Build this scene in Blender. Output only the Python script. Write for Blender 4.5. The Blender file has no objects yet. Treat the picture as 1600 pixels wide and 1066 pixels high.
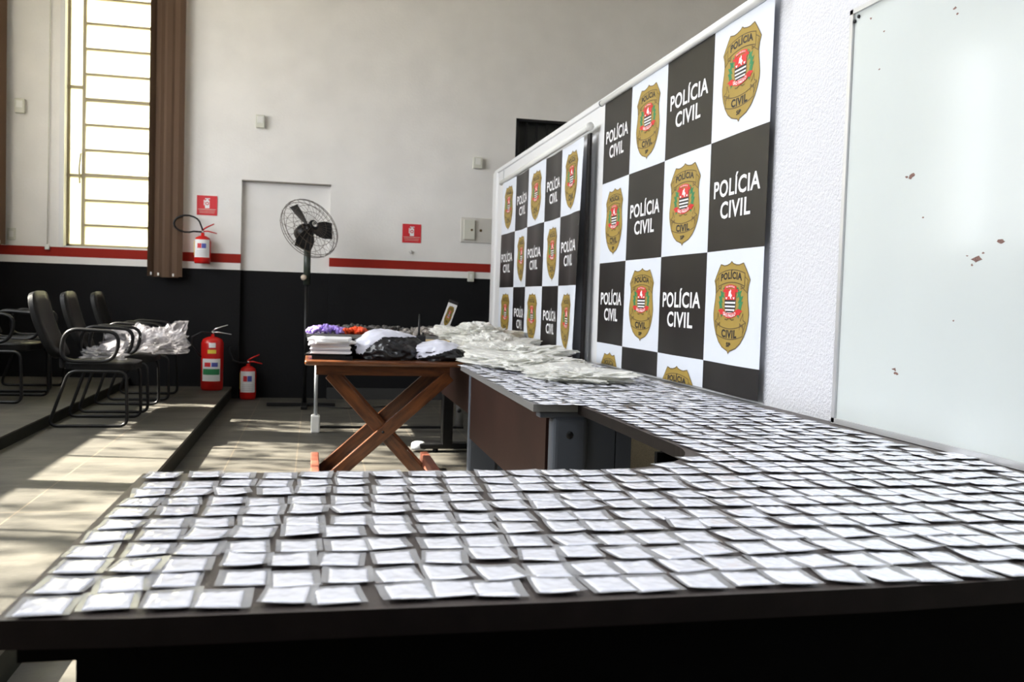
import bpy, bmesh, math, random
from mathutils import Vector, Matrix, noise, Euler
R = math.radians
sc = bpy.context.scene
# ------------------------------------------------------------------ camera
F_PX = 1437.7; YAW, PITCH, ROLL = .212869, .045095, .031589; H = 1.12
cy, sy, cp, sp = math.cos(YAW), math.sin(YAW), math.cos(PITCH), math.sin(PITCH)
fw = Vector((sy*cp, cy*cp, -sp)); rt = Vector((cy, -sy, 0)); up = rt.cross(fw)
r2 = math.cos(ROLL)*rt + math.sin(ROLL)*up; u2 = -math.sin(ROLL)*rt + math.cos(ROLL)*up
cd = bpy.data.cameras.new('camera'); cam = bpy.data.objects.new('camera', cd); sc.collection.objects.link(cam)
M = Matrix((r2, u2, -fw)).transposed().to_4x4(); M.translation = Vector((0, 0, H)); cam.matrix_world = M
cd.sensor_width = 36; cd.lens = F_PX/1600*36; cd.clip_start = .02; cd.clip_end = 200
cd.dof.use_dof = True; cd.dof.focus_distance = 2.9; cd.dof.aperture_fstop = 7
sc.camera = cam
# ------------------------------------------------------------------ world, sun, window portals, exposure
w = bpy.data.worlds.new('sky'); sc.world = w; w.use_nodes = True
bg = w.node_tree.nodes['Background']; bg.inputs[0].default_value = (.93, .96, 1, 1); bg.inputs[1].default_value = 6.0
sd = bpy.data.lights.new('sun', 'SUN'); sd.energy = 27.0; sd.angle = R(.8); sd.color = (1, .93, .8)
so = bpy.data.objects.new('sun', sd); sc.collection.objects.link(so)
SUN = Vector((1, -.22, -.88)).normalized()
so.rotation_euler = SUN.to_track_quat('-Z', 'Y').to_euler(); so.location = (-8, 6, 7)
def portal(loc, rot, sx, sy_):
    l = bpy.data.lights.new('window_portal', 'AREA'); l.shape = 'RECTANGLE'; l.size = sx; l.size_y = sy_
    l.cycles.is_portal = True
    o = bpy.data.objects.new('window_portal', l); sc.collection.objects.link(o); o.location = loc; o.rotation_euler = rot
vs = sc.view_settings; vs.view_transform = 'Standard'; vs.look = 'None'; vs.gamma = 1; vs.use_curve_mapping = False
vs.exposure = 0.88
sc.cycles.use_denoising = True; sc.cycles.max_bounces = 10; sc.cycles.diffuse_bounces = 6; sc.cycles.transparent_max_bounces = 24
sc.cycles.sample_clamp_indirect = 8; sc.cycles.caustics_reflective = False; sc.cycles.caustics_refractive = False

# ------------------------------------------------------------------ materials
def mat(name, col, rough=.6, metal=0, bump=0, bscale=60, var=0, vscale=4, spec=.5, coat=0, trans=0, alpha=1, emis=0):
    m = bpy.data.materials.new(name); m.use_nodes = True; nt = m.node_tree; b = nt.nodes['Principled BSDF']
    b.inputs['Base Color'].default_value = (*col, 1); b.inputs['Roughness'].default_value = rough
    b.inputs['Metallic'].default_value = metal; b.inputs['Specular IOR Level'].default_value = spec
    b.inputs['Coat Weight'].default_value = coat; b.inputs['Coat Roughness'].default_value = .12
    b.inputs['Alpha'].default_value = alpha
    tc = nt.nodes.new('ShaderNodeTexCoord')
    if var:
        n = nt.nodes.new('ShaderNodeTexNoise'); n.inputs['Scale'].default_value = vscale; n.inputs['Detail'].default_value = 6
        nt.links.new(tc.outputs['Object'], n.inputs['Vector'])
        mr = nt.nodes.new('ShaderNodeMapRange'); mr.inputs[1].default_value = .3; mr.inputs[2].default_value = .7
        mr.inputs[3].default_value = 1-var; mr.inputs[4].default_value = 1+var
        nt.links.new(n.outputs[0], mr.inputs[0])
        mx = nt.nodes.new('ShaderNodeVectorMath'); mx.operation = 'SCALE'; mx.inputs[0].default_value = col
        nt.links.new(mr.outputs[0], mx.inputs['Scale']); nt.links.new(mx.outputs[0], b.inputs['Base Color'])
    if bump:
        n = nt.nodes.new('ShaderNodeTexNoise'); n.inputs['Scale'].default_value = bscale; n.inputs['Detail'].default_value = 4
        nt.links.new(tc.outputs['Object'], n.inputs['Vector'])
        bp = nt.nodes.new('ShaderNodeBump'); bp.inputs['Strength'].default_value = bump; bp.inputs['Distance'].default_value = .01
        nt.links.new(n.outputs[0], bp.inputs['Height']); nt.links.new(bp.outputs[0], b.inputs['Normal'])
    return m

def wall_mat(name, bands):
    """painted wall: bands = [(z_upto, colour)...] by world height"""
    m = mat(name, (.7, .7, .7), .8, bump=.15, bscale=40, spec=.2); nt = m.node_tree; b = nt.nodes['Principled BSDF']
    g = nt.nodes.new('ShaderNodeNewGeometry'); s = nt.nodes.new('ShaderNodeSeparateXYZ'); nt.links.new(g.outputs['Position'], s.inputs[0])
    mr = nt.nodes.new('ShaderNodeMath'); mr.operation = 'DIVIDE'; mr.inputs[1].default_value = 6; nt.links.new(s.outputs[2], mr.inputs[0])
    cr = nt.nodes.new('ShaderNodeValToRGB'); cr.color_ramp.interpolation = 'CONSTANT'; nt.links.new(mr.outputs[0], cr.inputs[0])
    e = cr.color_ramp.elements; e[0].position = 0; e[0].color = (*bands[0][1], 1); e.remove(e[1])
    for i in range(1, len(bands)):
        q = e.new(bands[i-1][0]/6); q.color = (*bands[i][1], 1)
    n = nt.nodes.new('ShaderNodeTexNoise'); n.inputs['Scale'].default_value = 3; n.inputs['Detail'].default_value = 8
    nt.links.new(g.outputs['Position'], n.inputs['Vector'])
    mp = nt.nodes.new('ShaderNodeMapRange'); mp.inputs[1].default_value = .3; mp.inputs[2].default_value = .7; mp.inputs[3].default_value = .96; mp.inputs[4].default_value = 1.04
    nt.links.new(n.outputs[0], mp.inputs[0])
    v = nt.nodes.new('ShaderNodeVectorMath'); v.operation = 'SCALE'; nt.links.new(cr.outputs[0], v.inputs[0]); nt.links.new(mp.outputs[0], v.inputs['Scale'])
    nt.links.new(v.outputs[0], b.inputs['Base Color'])
    return m
BLK = (.0065, .0065, .0075); WHT = (.80, .785, .77); RED = (.30, .02, .012)
M_WALL = wall_mat('painted_wall', [(1.325, BLK), (1.388, WHT), (1.492, RED), (6, WHT)])
M_RECESS = wall_mat('painted_recess', [(1.32, BLK), (6, WHT)])

def floor_mat(name, x0, y0, px, py):
    m = mat(name, (.3, .28, .24), .55, bump=.12, bscale=30, spec=.3); nt = m.node_tree; b = nt.nodes['Principled BSDF']
    g = nt.nodes.new('ShaderNodeNewGeometry'); s = nt.nodes.new('ShaderNodeSeparateXYZ'); nt.links.new(g.outputs['Position'], s.inputs[0])
    def ma(op, a, bb):
        n = nt.nodes.new('ShaderNodeMath'); n.operation = op
        for i, q in enumerate((a, bb)):
            if isinstance(q, (int, float)): n.inputs[i].default_value = q
            else: nt.links.new(q, n.inputs[i])
        return n.outputs[0]
    def line(o, o0, p, wd):
        t = ma('MODULO', ma('ADD', ma('SUBTRACT', o, o0), p*100), p)
        return ma('LESS_THAN', t, wd)
    ln = ma('MAXIMUM', line(s.outputs[0], x0, px, .007), line(s.outputs[1], y0, py, .008))
    n = nt.nodes.new('ShaderNodeTexNoise'); n.inputs['Scale'].default_value = 2.2; n.inputs['Detail'].default_value = 9; n.inputs['Roughness'].default_value = .65
    mpn = nt.nodes.new('ShaderNodeMapping'); mpn.inputs['Scale'].default_value = (1, 2.2, 1); nt.links.new(g.outputs['Position'], mpn.inputs[0])
    nt.links.new(mpn.outputs[0], n.inputs['Vector'])
    cr = nt.nodes.new('ShaderNodeValToRGB'); e = cr.color_ramp.elements
    e[0].position = .3; e[0].color = (.034, .032, .028, 1); e[1].position = .7; e[1].color = (.105, .099, .083, 1)
    nt.links.new(n.outputs[0], cr.inputs[0])
    mx = nt.nodes.new('ShaderNodeMix'); mx.data_type = 'RGBA'; nt.links.new(ln, mx.inputs[0]); nt.links.new(cr.outputs[0], mx.inputs[6])
    mx.inputs[7].default_value = (.13, .108, .08, 1); nt.links.new(mx.outputs[2], b.inputs['Base Color'])
    return m
M_FLOOR = floor_mat('cement_tile_floor', .338, .3, .435, .435)
M_PLAT = floor_mat('cement_platform', -1.258, .3, .9, 1.35)

M_DIV = mat('partition_white', (.72, .72, .73), .45)
M_RISER = mat('dark_riser', (.018, .019, .013), .7, spec=.2, var=.3)  # riser colour darkened for the shade on faces turned from the windows
M_STUC = mat('partition_stucco', (.68, .68, .71), .6, bump=.8, bscale=95)
M_BROWN = mat('brown_laminate', (.058, .046, .042), .42, bump=.25, bscale=350)
M_EDGE = mat('dark_edge_band', (.009, .006, .0055), .5, spec=.2, var=.3, vscale=20)
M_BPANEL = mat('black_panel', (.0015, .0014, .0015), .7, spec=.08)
M_BRPANEL = mat('brown_panel', (.03, .013, .010), .5, spec=.15, var=.25, vscale=3)
M_GREY = mat('grey_laminate', (.2, .2, .2), .4)
M_GMET = mat('grey_metal', (.085, .097, .12), .45, spec=.4)
M_GLIGHT = mat('light_grey_metal', (.42, .44, .46), .35)
M_BLACK = mat('black_plastic', (.006, .006, .007), .4, spec=.35)
M_BMET = mat('black_metal', (.006, .006, .0065), .4, spec=.35)
M_LEATH = mat('black_upholstery', (.004, .004, .004), .45, spec=.25, bump=.15, bscale=120)
M_BFAB = mat('dark_fabric', (.022, .019, .017), .8)
M_WHITE = mat('white_plastic', (.75, .75, .72), .4)
M_CREAM = mat('cream_plastic', (.62, .62, .55), .45)
M_RED = mat('red_enamel', (.55, .012, .01), .25, spec=.5)
M_SIGN = mat('sign_red', (.62, .02, .03), .5)
M_ALU = mat('aluminium', (.62, .62, .63), .35, metal=.6)
M_CHROME = mat('chrome', (.75, .75, .76), .25, metal=.9)
M_BLUE = mat('label_blue', (.08, .1, .4), .5)
M_GREEN = mat('label_green', (.03, .25, .09), .5)
M_YEL = mat('label_yellow', (.75, .55, .05), .5)
M_PAPER = mat('paper', (.8, .8, .82), .7)
M_PGREY = mat('paper_grey', (.5, .48, .52), .7)
M_CARD = mat('cardboard', (.55, .42, .22), .8)
M_FRAME = mat('window_steel', (.36, .31, .2), .5)
M_WB = mat('whiteboard_enamel', (.62, .66, .645), .13, spec=.5, var=.03, vscale=1.5)
M_CHIP = mat('chipped_spot', (.2, .11, .09), .8, var=.5, vscale=200)
M_DARKG = mat('dark_glass', (.03, .032, .03), .3)
M_PURP = mat('violet_plastic', (.46, .32, .88), .3)
M_GRAN = mat('beige_granilite', (.62, .57, .47), .7, var=.25, vscale=140)
M_ORAN = mat('orange_plastic', (.95, .1, .02), .35)
M_SMOKE = mat('dark_packets', (.09, .085, .08), .4)
M_GPACK = mat('grey_packets', (.34, .31, .29), .35, var=.7, vscale=14)
M_TUBE = mat('lit_tube', (.9, .9, .9), .4); M_TUBE.node_tree.nodes['Principled BSDF'].inputs['Emission Color'].default_value = (.9, .95, 1, 1); M_TUBE.node_tree.nodes['Principled BSDF'].inputs['Emission Strength'].default_value = 6  # glow of the added ceiling tubes
M_FAN = mat('fan_wire', (.12, .09, .07), .4, metal=.5)
M_LEAF = mat('leaf', (.05, .12, .02), .6); M_BARK = mat('bark', (.1, .06, .04), .9, var=.4)
M_YARD = mat('yard_wall', (.2, .21, .12), .8, var=.1); M_GROUND = mat('yard_ground', (.35, .33, .28), .9)
M_CEIL = mat('ceiling_paint', (.62, .62, .6), .8)
M_BWHITE = mat('banner_white', (.68, .715, .79), .45); M_BBLACK = mat('banner_black', (.011, .009, .009), .38, spec=.3)
M_GOLD = mat('print_gold', (.35, .235, .04), .5); M_GDK = mat('print_dark_gold', (.12, .075, .02), .5)
M_INK = mat('print_black', (.012, .01, .01), .5); M_PRED = mat('print_red', (.62, .02, .02), .5)
M_PGRN = mat('print_green', (.02, .2, .07), .5); M_PWHT = mat('print_white', (.82, .82, .84), .5)
def wood_mat():
    m = mat('varnished_wood', (.3, .1, .03), .28, coat=.4); nt = m.node_tree; b = nt.nodes['Principled BSDF']
    tc = nt.nodes.new('ShaderNodeTexCoord'); mp = nt.nodes.new('ShaderNodeMapping'); mp.inputs['Scale'].default_value = (3, 18, 18)
    n = nt.nodes.new('ShaderNodeTexNoise'); n.inputs['Scale'].default_value = 3; n.inputs['Detail'].default_value = 5
    cr = nt.nodes.new('ShaderNodeValToRGB'); e = cr.color_ramp.elements; e[0].position = .3; e[0].color = (.05, .014, .004, 1); e[1].position = .7; e[1].color = (.15, .048, .013, 1)
    nt.links.new(tc.outputs['Object'], mp.inputs[0]); nt.links.new(mp.outputs[0], n.inputs['Vector']); nt.links.new(n.outputs[0], cr.inputs[0]); nt.links.new(cr.outputs[0], b.inputs['Base Color'])
    return m
M_WOOD = wood_mat()
M_WOOD2 = mat('reddish_wood', (.2, .06, .035), .5, var=.2, vscale=12)
M_BLIND = mat('brown_blind_slat', (.105, .06, .035), .8, bump=.1, bscale=300)
def mixmat(name, kind):
    m = bpy.data.materials.new(name); m.use_nodes = True; nt = m.node_tree; nt.nodes.clear()
    out = nt.nodes.new('ShaderNodeOutputMaterial'); p = nt.nodes.new('ShaderNodeBsdfPrincipled'); mx = nt.nodes.new('ShaderNodeMixShader')
    nt.links.new(mx.outputs[0], out.inputs[0])
    if kind == 'film':      # clear polythene, slightly milky
        t = nt.nodes.new('ShaderNodeBsdfTransparent'); t.inputs[0].default_value = (.93, .93, .93, 1)
        p.inputs['Base Color'].default_value = (.6, .6, .62, 1); p.inputs['Roughness'].default_value = .17; mx.inputs[0].default_value = .5
        nt.links.new(t.outputs[0], mx.inputs[1]); nt.links.new(p.outputs[0], mx.inputs[2])
    if kind == 'bag':       # crumpled carrier plastic
        t = nt.nodes.new('ShaderNodeBsdfTransparent'); t.inputs[0].default_value = (.95, .95, .95, 1)
        p.inputs['Base Color'].default_value = (.5, .49, .52, 1); p.inputs['Roughness'].default_value = .25; mx.inputs[0].default_value = .33
        nt.links.new(t.outputs[0], mx.inputs[1]); nt.links.new(p.outputs[0], mx.inputs[2])
    if kind == 'cream':
        t = nt.nodes.new('ShaderNodeBsdfTranslucent'); t.inputs[0].default_value = (.9, .9, .84, 1)
        t2 = nt.nodes.new('ShaderNodeBsdfTransparent'); m2 = nt.nodes.new('ShaderNodeMixShader'); m2.inputs[0].default_value = .3
        p.inputs['Base Color'].default_value = (.93, .93, .91, 1); p.inputs['Roughness'].default_value = .22; mx.inputs[0].default_value = .72
        nt.links.new(t.outputs[0], m2.inputs[1]); nt.links.new(t2.outputs[0], m2.inputs[2])
        nt.links.new(m2.outputs[0], mx.inputs[1]); nt.links.new(p.outputs[0], mx.inputs[2])
    if kind == 'pane':      # frosted yellowish glass
        t = nt.nodes.new('ShaderNodeBsdfTranslucent'); t.inputs[0].default_value = (1, .95, .72, 1)
        t2 = nt.nodes.new('ShaderNodeBsdfTransparent'); t2.inputs[0].default_value = (.9, .92, .8, 1)
        p.inputs['Base Color'].default_value = (.5, .5, .4, 1); p.inputs['Roughness'].default_value = .2; mx.inputs[0].default_value = .18
        m2 = nt.nodes.new('ShaderNodeMixShader'); m2.inputs[0].default_value = .25
        nt.links.new(t.outputs[0], m2.inputs[1]); nt.links.new(t2.outputs[0], m2.inputs[2])
        nt.links.new(m2.outputs[0], mx.inputs[1]); nt.links.new(p.outputs[0], mx.inputs[2])
    return m
M_FILM = mixmat('clear_film', 'film'); M_BAG = mixmat('clear_carrier_plastic', 'bag'); M_CRM = mixmat('milky_plastic', 'cream'); M_PANE = mixmat('frosted_pane', 'pane')
M_FILL = mat('white_powder', (.84, .85, .94), .3, coat=1, bump=.16, bscale=38); M_FILL.node_tree.nodes['Principled BSDF'].inputs['Coat Roughness'].default_value = .07
M_BPLAS = mat('black_bin_plastic', (.008, .008, .011), .25, spec=.6)
M_WPLAS = mat('white_mailer_plastic', (.66, .67, .78), .35)

# ------------------------------------------------------------------ builders
class MB:
    def __init__(s): s.v = []; s.f = []; s.m = []; s.sm = []; s.mats = []
    def mi(s, m):
        if m is None: return 0
        if m not in s.mats: s.mats.append(m)
        return s.mats.index(m)
    def add(s, vs, fs, m=None, smooth=False):
        o = len(s.v); s.v += [tuple(v) for v in vs]; k = s.mi(m)
        for f in fs: s.f.append([i+o for i in f]); s.m.append(k); s.sm.append(smooth)
    def bm(s, b, m=None, mtx=None, smooth=False):
        b.verts.index_update(); vs = [(mtx @ v.co if mtx else v.co.copy()) for v in b.verts]
        s.add(vs, [[v.index for v in f.verts] for f in b.faces], m, smooth); b.free(); return s
    def box(s, lo, hi, m=None, bev=0, mtx=None, seg=2):
        b = bmesh.new(); bmesh.ops.create_cube(b, size=1)
        c = [(lo[i]+hi[i])/2 for i in range(3)]; d = [hi[i]-lo[i] for i in range(3)]
        for v in b.verts: v.co = Vector((c[0]+v.co.x*d[0], c[1]+v.co.y*d[1], c[2]+v.co.z*d[2]))
        if bev: bmesh.ops.bevel(b, geom=b.edges[:], offset=min(bev, min(d)*.45), segments=seg, affect='EDGES', profile=.5)
        return s.bm(b, m, mtx)
    def tube(s, pts, r, m=None, n=8, closed=False):
        pts = [Vector(p) for p in pts]; N = len(pts); rings = []; nrm = None
        for i, p in enumerate(pts):
            if closed: t = pts[(i+1) % N]-pts[i-1]
            else: t = pts[min(i+1, N-1)]-pts[max(i-1, 0)]
            t.normalize()
            if nrm is None: nrm = t.orthogonal().normalized()
            nrm = (nrm-t*nrm.dot(t)); nrm = nrm.normalized() if nrm.length > 1e-6 else t.orthogonal().normalized()
            bn = t.cross(nrm); rr = r[i] if isinstance(r, (list, tuple)) else r
            rings.append([p+rr*(math.cos(a)*nrm+math.sin(a)*bn) for a in [2*math.pi*k/n for k in range(n)]])
        vs = [v for q in rings for v in q]; fs = []
        for i in range(N if closed else N-1):
            j = (i+1) % N
            for k in range(n): fs.append([i*n+k, i*n+(k+1) % n, j*n+(k+1) % n, j*n+k])
        if not closed: fs.append(list(range(n))[::-1]); fs.append([(N-1)*n+k for k in range(n)])
        s.add(vs, fs, m, True); return s
    def lathe(s, prof, c=(0, 0, 0), m=None, n=24, mtx=None):
        vs = []; fs = []
        for (r, z) in prof:
            for k in range(n):
                a = 2*math.pi*k/n; v = Vector((c[0]+r*math.cos(a), c[1]+r*math.sin(a), c[2]+z)); vs.append(mtx @ v if mtx else v)
        for i in range(len(prof)-1):
            for k in range(n): fs.append([i*n+k, i*n+(k+1) % n, (i+1)*n+(k+1) % n, (i+1)*n+k])
        s.add(vs, fs, m, True); return s
    def prism(s, poly, z0, z1, m=None, mside=None):
        n = len(poly); b = bmesh.new()
        vs = [(x, y, z0) for x, y in poly]+[(x, y, z1) for x, y in poly]
        s.add(vs, [list(range(n))[::-1], list(range(n, 2*n))], m)
        s.add(vs, [[i, (i+1) % n, n+(i+1) % n, n+i] for i in range(n)], mside or m); b.free(); return s
    def build(s, name, m=None, parent=None, loc=None, auto=True):
        me = bpy.data.meshes.new(name); me.from_pydata(s.v, [], s.f)
        ms = s.mats if s.mats else [m]
        for q in ms: me.materials.append(q)
        me.polygons.foreach_set('material_index', s.m); me.polygons.foreach_set('use_smooth', s.sm); me.update()
        o = bpy.data.objects.new(name, me); sc.collection.objects.link(o)
        if loc: o.location = loc
        if parent: o.parent = parent
        return o
def tag(o, label=None, cat=None, group=None, kind=None):
    if label: o['label'] = label
    if cat: o['category'] = cat
    if group: o['group'] = group
    if kind: o['kind'] = kind
    return o
def thing(name, label, cat, loc=(0, 0, 0), rz=0, group=None):
    o = bpy.data.objects.new(name, None); sc.collection.objects.link(o); o.location = loc; o.rotation_euler = (0, 0, rz)
    o.empty_display_size = .05; return tag(o, label, cat, group)
def struct(o): o['kind'] = 'structure'; return o
def dup(root, loc, rot=(0, 0, 0), label=None, group=None):
    r = root.copy(); sc.collection.objects.link(r); r.location = loc; r.rotation_euler = rot
    if label: r['label'] = label
    if group: r['group'] = group
    for ch in list(root.children):
        c = ch.copy(); sc.collection.objects.link(c); c.parent = r
        for g in ch.children:
            d = g.copy(); sc.collection.objects.link(d); d.parent = c
    return r
ORD = ['zeroth', 'first', 'second', 'third', 'fourth', 'fifth', 'sixth', 'seventh', 'eighth', 'ninth', 'tenth', 'eleventh', 'twelfth', 'thirteenth', 'fourteenth', 'fifteenth', 'sixteenth', 'seventeenth', 'eighteenth', 'nineteenth', 'twentieth']
ORD += ['twenty-'+q for q in ORD[1:10]]+['thirtieth']+['thirty-'+q for q in ORD[1:10]]+['fortieth']

# ------------------------------------------------------------------ room shell
YB = 9.95; XL = -3.3; CE = 5.0; XR = 5.0; Y0 = -3.0
struct(MB().box((XL-.3, Y0, -.2), (XR, YB+.4, 0)).build('floor', M_FLOOR))
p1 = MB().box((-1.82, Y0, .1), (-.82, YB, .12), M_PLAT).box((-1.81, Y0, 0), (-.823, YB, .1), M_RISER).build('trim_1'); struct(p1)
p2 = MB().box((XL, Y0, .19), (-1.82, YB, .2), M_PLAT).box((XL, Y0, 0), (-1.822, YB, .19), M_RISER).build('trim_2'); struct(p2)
struct(MB().box((XL-.3, Y0-.3, CE), (XR+.3, YB+.4, CE+.2)).build('ceiling', M_CEIL))
def holed(xs, zs, holes, f):
    b = MB()
    for i in range(len(xs)-1):
        for k in range(len(zs)-1):
            cx, cz = (xs[i]+xs[i+1])/2, (zs[k]+zs[k+1])/2
            if any(h[0] < cx < h[1] and h[2] < cz < h[3] for h in holes): continue
            b.box(*f(xs[i], xs[i+1], zs[k], zs[k+1]))
    return b
W1 = (-2.46, -1.40, 1.515, 4.7); RC = (-.756, .146, 0, 2.262); W2 = (2.12, 2.95, 2.25, 3.105)
bw = holed([XL-.3, W1[0], W1[1], RC[0], RC[1], W2[0], W2[1], XR], [0, W1[2], 2.2501, 2.262, 3.105, 4.7, CE], [W1, RC, W2],
           lambda a, b, c, d: ((a, YB, c), (b, YB+.25, d)))
struct(bw.build('wall_back', M_WALL))
struct(MB().box((RC[0]-.02, YB+.07, 0), (RC[1]+.02, YB+.2, RC[3]+.02)).build('door_1', M_RECESS))
struct(MB().box((-.756, YB-.012, 2.258), (.15, YB+.07, 2.268)).build('trim_3', mat('door_edge_trim', (.25, .23, .2), .6)))
LWIN = [(2.9, 5.35), (5.5, 7.75), (8.25, 8.95)]; ZS, ZT = 1.79, 4.0
FILL_WIN = [(.9, 2.4)]; NS, NT = 1.4, 2.7  # added unseen window near the camera, brightens desk and banners
ys = sorted({Y0-.3, YB} | {q for a in LWIN+FILL_WIN for q in a})
lw = holed(ys, [0, NS, ZS, NT, ZT, CE], [(a, b, ZS, ZT) for a, b in LWIN]+[(a, b, NS, NT) for a, b in FILL_WIN], lambda a, b, c, d: ((XL-.25, a, c), (XL, b, d)))
struct(lw.build('wall_left', M_WALL))
for i, (a, b, ZS, ZT) in enumerate([(a, b, ZS, ZT) for a, b in LWIN]+[(a, b, NS, NT) for a, b in FILL_WIN]):
    f = MB(); n = 3
    for k in range(n+1):
        y = a+(b-a)*k/n; f.box((XL-.15, y-.015, ZS), (XL-.11, y+.015, ZT))
    for z in (ZS+.02, (ZS+ZT)/2+.3, ZT-.02): f.box((XL-.15, a, z-.015), (XL-.11, b, z+.015))
    struct(f.build('window_%d' % (i+3), M_FRAME))  # the last one built is the added near window
    portal((XL-.2, (a+b)/2, (ZS+ZT)/2), (0, R(-90), 0), ZT-ZS, b-a)
struct(MB().box((XL-.3, Y0-.3, 0), (XR, Y0, CE)).build('wall_rear', M_WALL))
struct(MB().box((XR, Y0, 0), (XR+.3, YB+.3, CE)).build('wall_far_side', M_WALL))
# baseboard along back wall
struct(MB().box((.15, YB-.02, 0), (1.72, YB, .12)).build('baseboard_back', mat('dark_baseboard', (.03, .03, .03), .5)))
# window behind the blind
f = MB(); yw = YB+.1
f.box((W1[0], yw, W1[2]), (W1[0]+.03, yw+.04, 4.7)).box((-2.315, yw-.01, W1[2]), (-2.285, yw+.04, 4.7)).box((W1[1]-.03, yw, W1[2]), (W1[1], yw+.04, 4.7))
f.box((W1[0], yw, W1[2]), (W1[1], yw+.04, W1[2]+.025))
for k in range(13):
    z = 1.735+.2515*k; th = .011 if k not in (2, 5) else .017
    f.box((-2.29, yw-.012, z-th), (W1[1], yw+.04, z+th))
for z in (2.23, 3.11): f.box((W1[0], yw-.012, z-.014), (-2.29, yw+.04, z+.014))
f.tube([(-2.33, yw-.02, 2.15), (-2.33, yw-.05, 2.3), (-2.32, yw-.03, 2.45)], .008)
wf = struct(f.build('window_1', M_FRAME))
pz = [W1[2]+.02]+[1.735+.2515*k for k in range(13)]
for k in range(len(pz)-1):
    a, b = pz[k], pz[k+1]; d = .03*(1 if 3 < k < 9 else .3)
    q = MB(); q.add([(-2.285, yw+.02, b), (W1[1], yw+.02, b), (W1[1], yw+.02-d, a), (-2.285, yw+.02-d, a)], [[0, 1, 2, 3]])
    q.add([(-2.285, yw+.024, b), (W1[1], yw+.024, b), (W1[1], yw+.024-d, a), (-2.285, yw+.024-d, a)], [[3, 2, 1, 0]])
    q.build('pane', M_PANE, wf)
for a, b in ((W1[2], 2.23), (2.23, 3.11), (3.11, 4.7)):
    MB().box((W1[0]+.03, yw+.018, a), (-2.31, yw+.022, b)).build('pane', M_PANE, wf)
# white jamb strip beside the window
struct(MB().box((-2.50, YB-.012, 1.5), (-2.455, YB+.1, 4.7)).build('trim_4', M_DIV))
# barred opening high on the back wall
b2 = MB(); b2.box((W2[0], YB+.16, W2[2]), (W2[1], YB+.2, W2[3]), M_DARKG)
for k in range(8): b2.box((2.13+.113*k, YB+.03, W2[2]), (2.148+.113*k, YB+.05, W2[3]), M_BLACK)
for z in (2.72, 2.3): b2.box((W2[0], YB+.03, z-.012), (W2[1], YB+.05, z+.012), M_BLACK)
b2.box((W2[0], YB+.0, W2[3]-.03), (W2[1], YB+.03, W2[3]), M_BLACK).box((W2[0], YB, W2[2]), (W2[0]+.03, YB+.03, W2[3]), M_BLACK)
struct(b2.build('window_2'))
# partition wall on the right
XW = 1.73
struct(MB().box((XW, Y0, .72), (XW+.12, 3.31, 2.35), M_STUC).box((XW, 3.31, .72), (XW+.12, 8.86, 2.35), M_DIV).box((XW, Y0, 0), (XW+.12, 8.86, .72), M_GRAN).build('wall_right'))
struct(MB().box((XW-.012, Y0, 2.345), (XW+.132, 9.02, 2.385), bev=.008).build('trim_5', M_DIV))
struct(MB().box((XW-.02, 8.86, 0), (XW+.14, 9.06, 2.375), bev=.03, seg=4).build('trim_6', M_DIV))
struct(MB().box((XW-.004, 8.60, 0), (XW, 8.612, 2.34)).build('trim_7', M_GLIGHT))
# outside
tag(MB().box((-4.5, 12.2, -.2), (1.5, 12.4, 2.55)).build('garden_wall', M_YARD), 'pale green yard wall seen blurred through the frosted window', 'wall')
struct(MB().box((-30, -20, -.35), (30, 30, -.25)).build('floor_yard', M_GROUND))

# added fluorescent fittings, out of view, to brighten the desks
for i, (x, y) in enumerate([(.5, .2), (.5, 3.0)]):
    t = thing('ceiling_light', ['white twin-tube ceiling light above the camera end of the room', 'white twin-tube ceiling light above the corner desk'][i], 'ceiling light', (x, y, 4.4))
    MB().box((-.62, -.12, .02), (.62, .12, .08), bev=.01).build('housing', M_WHITE, t)
    MB().tube([(-.5, 0, .08), (-.5, 0, .6)], .006).tube([(.5, 0, .08), (.5, 0, .6)], .006).build('hanger', M_ALU, t)
    for s in (-1, 1): MB().tube([(-.59, s*.06, 0), (.59, s*.06, 0)], .013).build('tube', M_TUBE, t)
    l = bpy.data.lights.new('tube_light', 'AREA'); l.shape = 'RECTANGLE'; l.size = 1.2; l.size_y = .2; l.energy = 17; l.color = (.9, .94, 1); l.spread = R(110)
    lo = bpy.data.objects.new('tube_light', l); sc.collection.objects.link(lo); lo.parent = t; lo.location = (0, 0, -.03)

# ------------------------------------------------------------------ printed banners
def text_tris(s, off=.018, spacing=1.0):
    c = bpy.data.curves.new('t', 'FONT'); c.body = s; c.size = 1; c.offset = off; c.space_character = spacing; c.resolution_u = 3
    o = bpy.data.objects.new('t', c); sc.collection.objects.link(o); bpy.context.view_layer.update()
    me = bpy.data.meshes.new_from_object(o.evaluated_get(bpy.context.evaluated_depsgraph_get()))
    vs = [(v.co.x, v.co.y) for v in me.vertices]; fs = [list(p.vertices) for p in me.polygons]
    bpy.data.objects.remove(o); bpy.data.curves.remove(c); bpy.data.meshes.remove(me)
    x0 = min(v[0] for v in vs); x1 = max(v[0] for v in vs); y0 = min(v[1] for v in vs if True); y1 = max(v[1] for v in vs)
    return vs, fs, (x0, x1, y0, y1)
TX = {k: text_tris(k, o, 1.06) for k, o in (('POLÍCIA', .022), ('CIVIL', .022), ('SP', .03), ('SÃO PAULO', .03), ('PRO BRASILIA', .01))}
for k in ('POLÍCIA', 'CIVIL', 'SP'): TX['*'+k] = text_tris(k, .045, 1.1)
CAP = text_tris('L', .03)[2]; CAPH = CAP[3]
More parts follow.
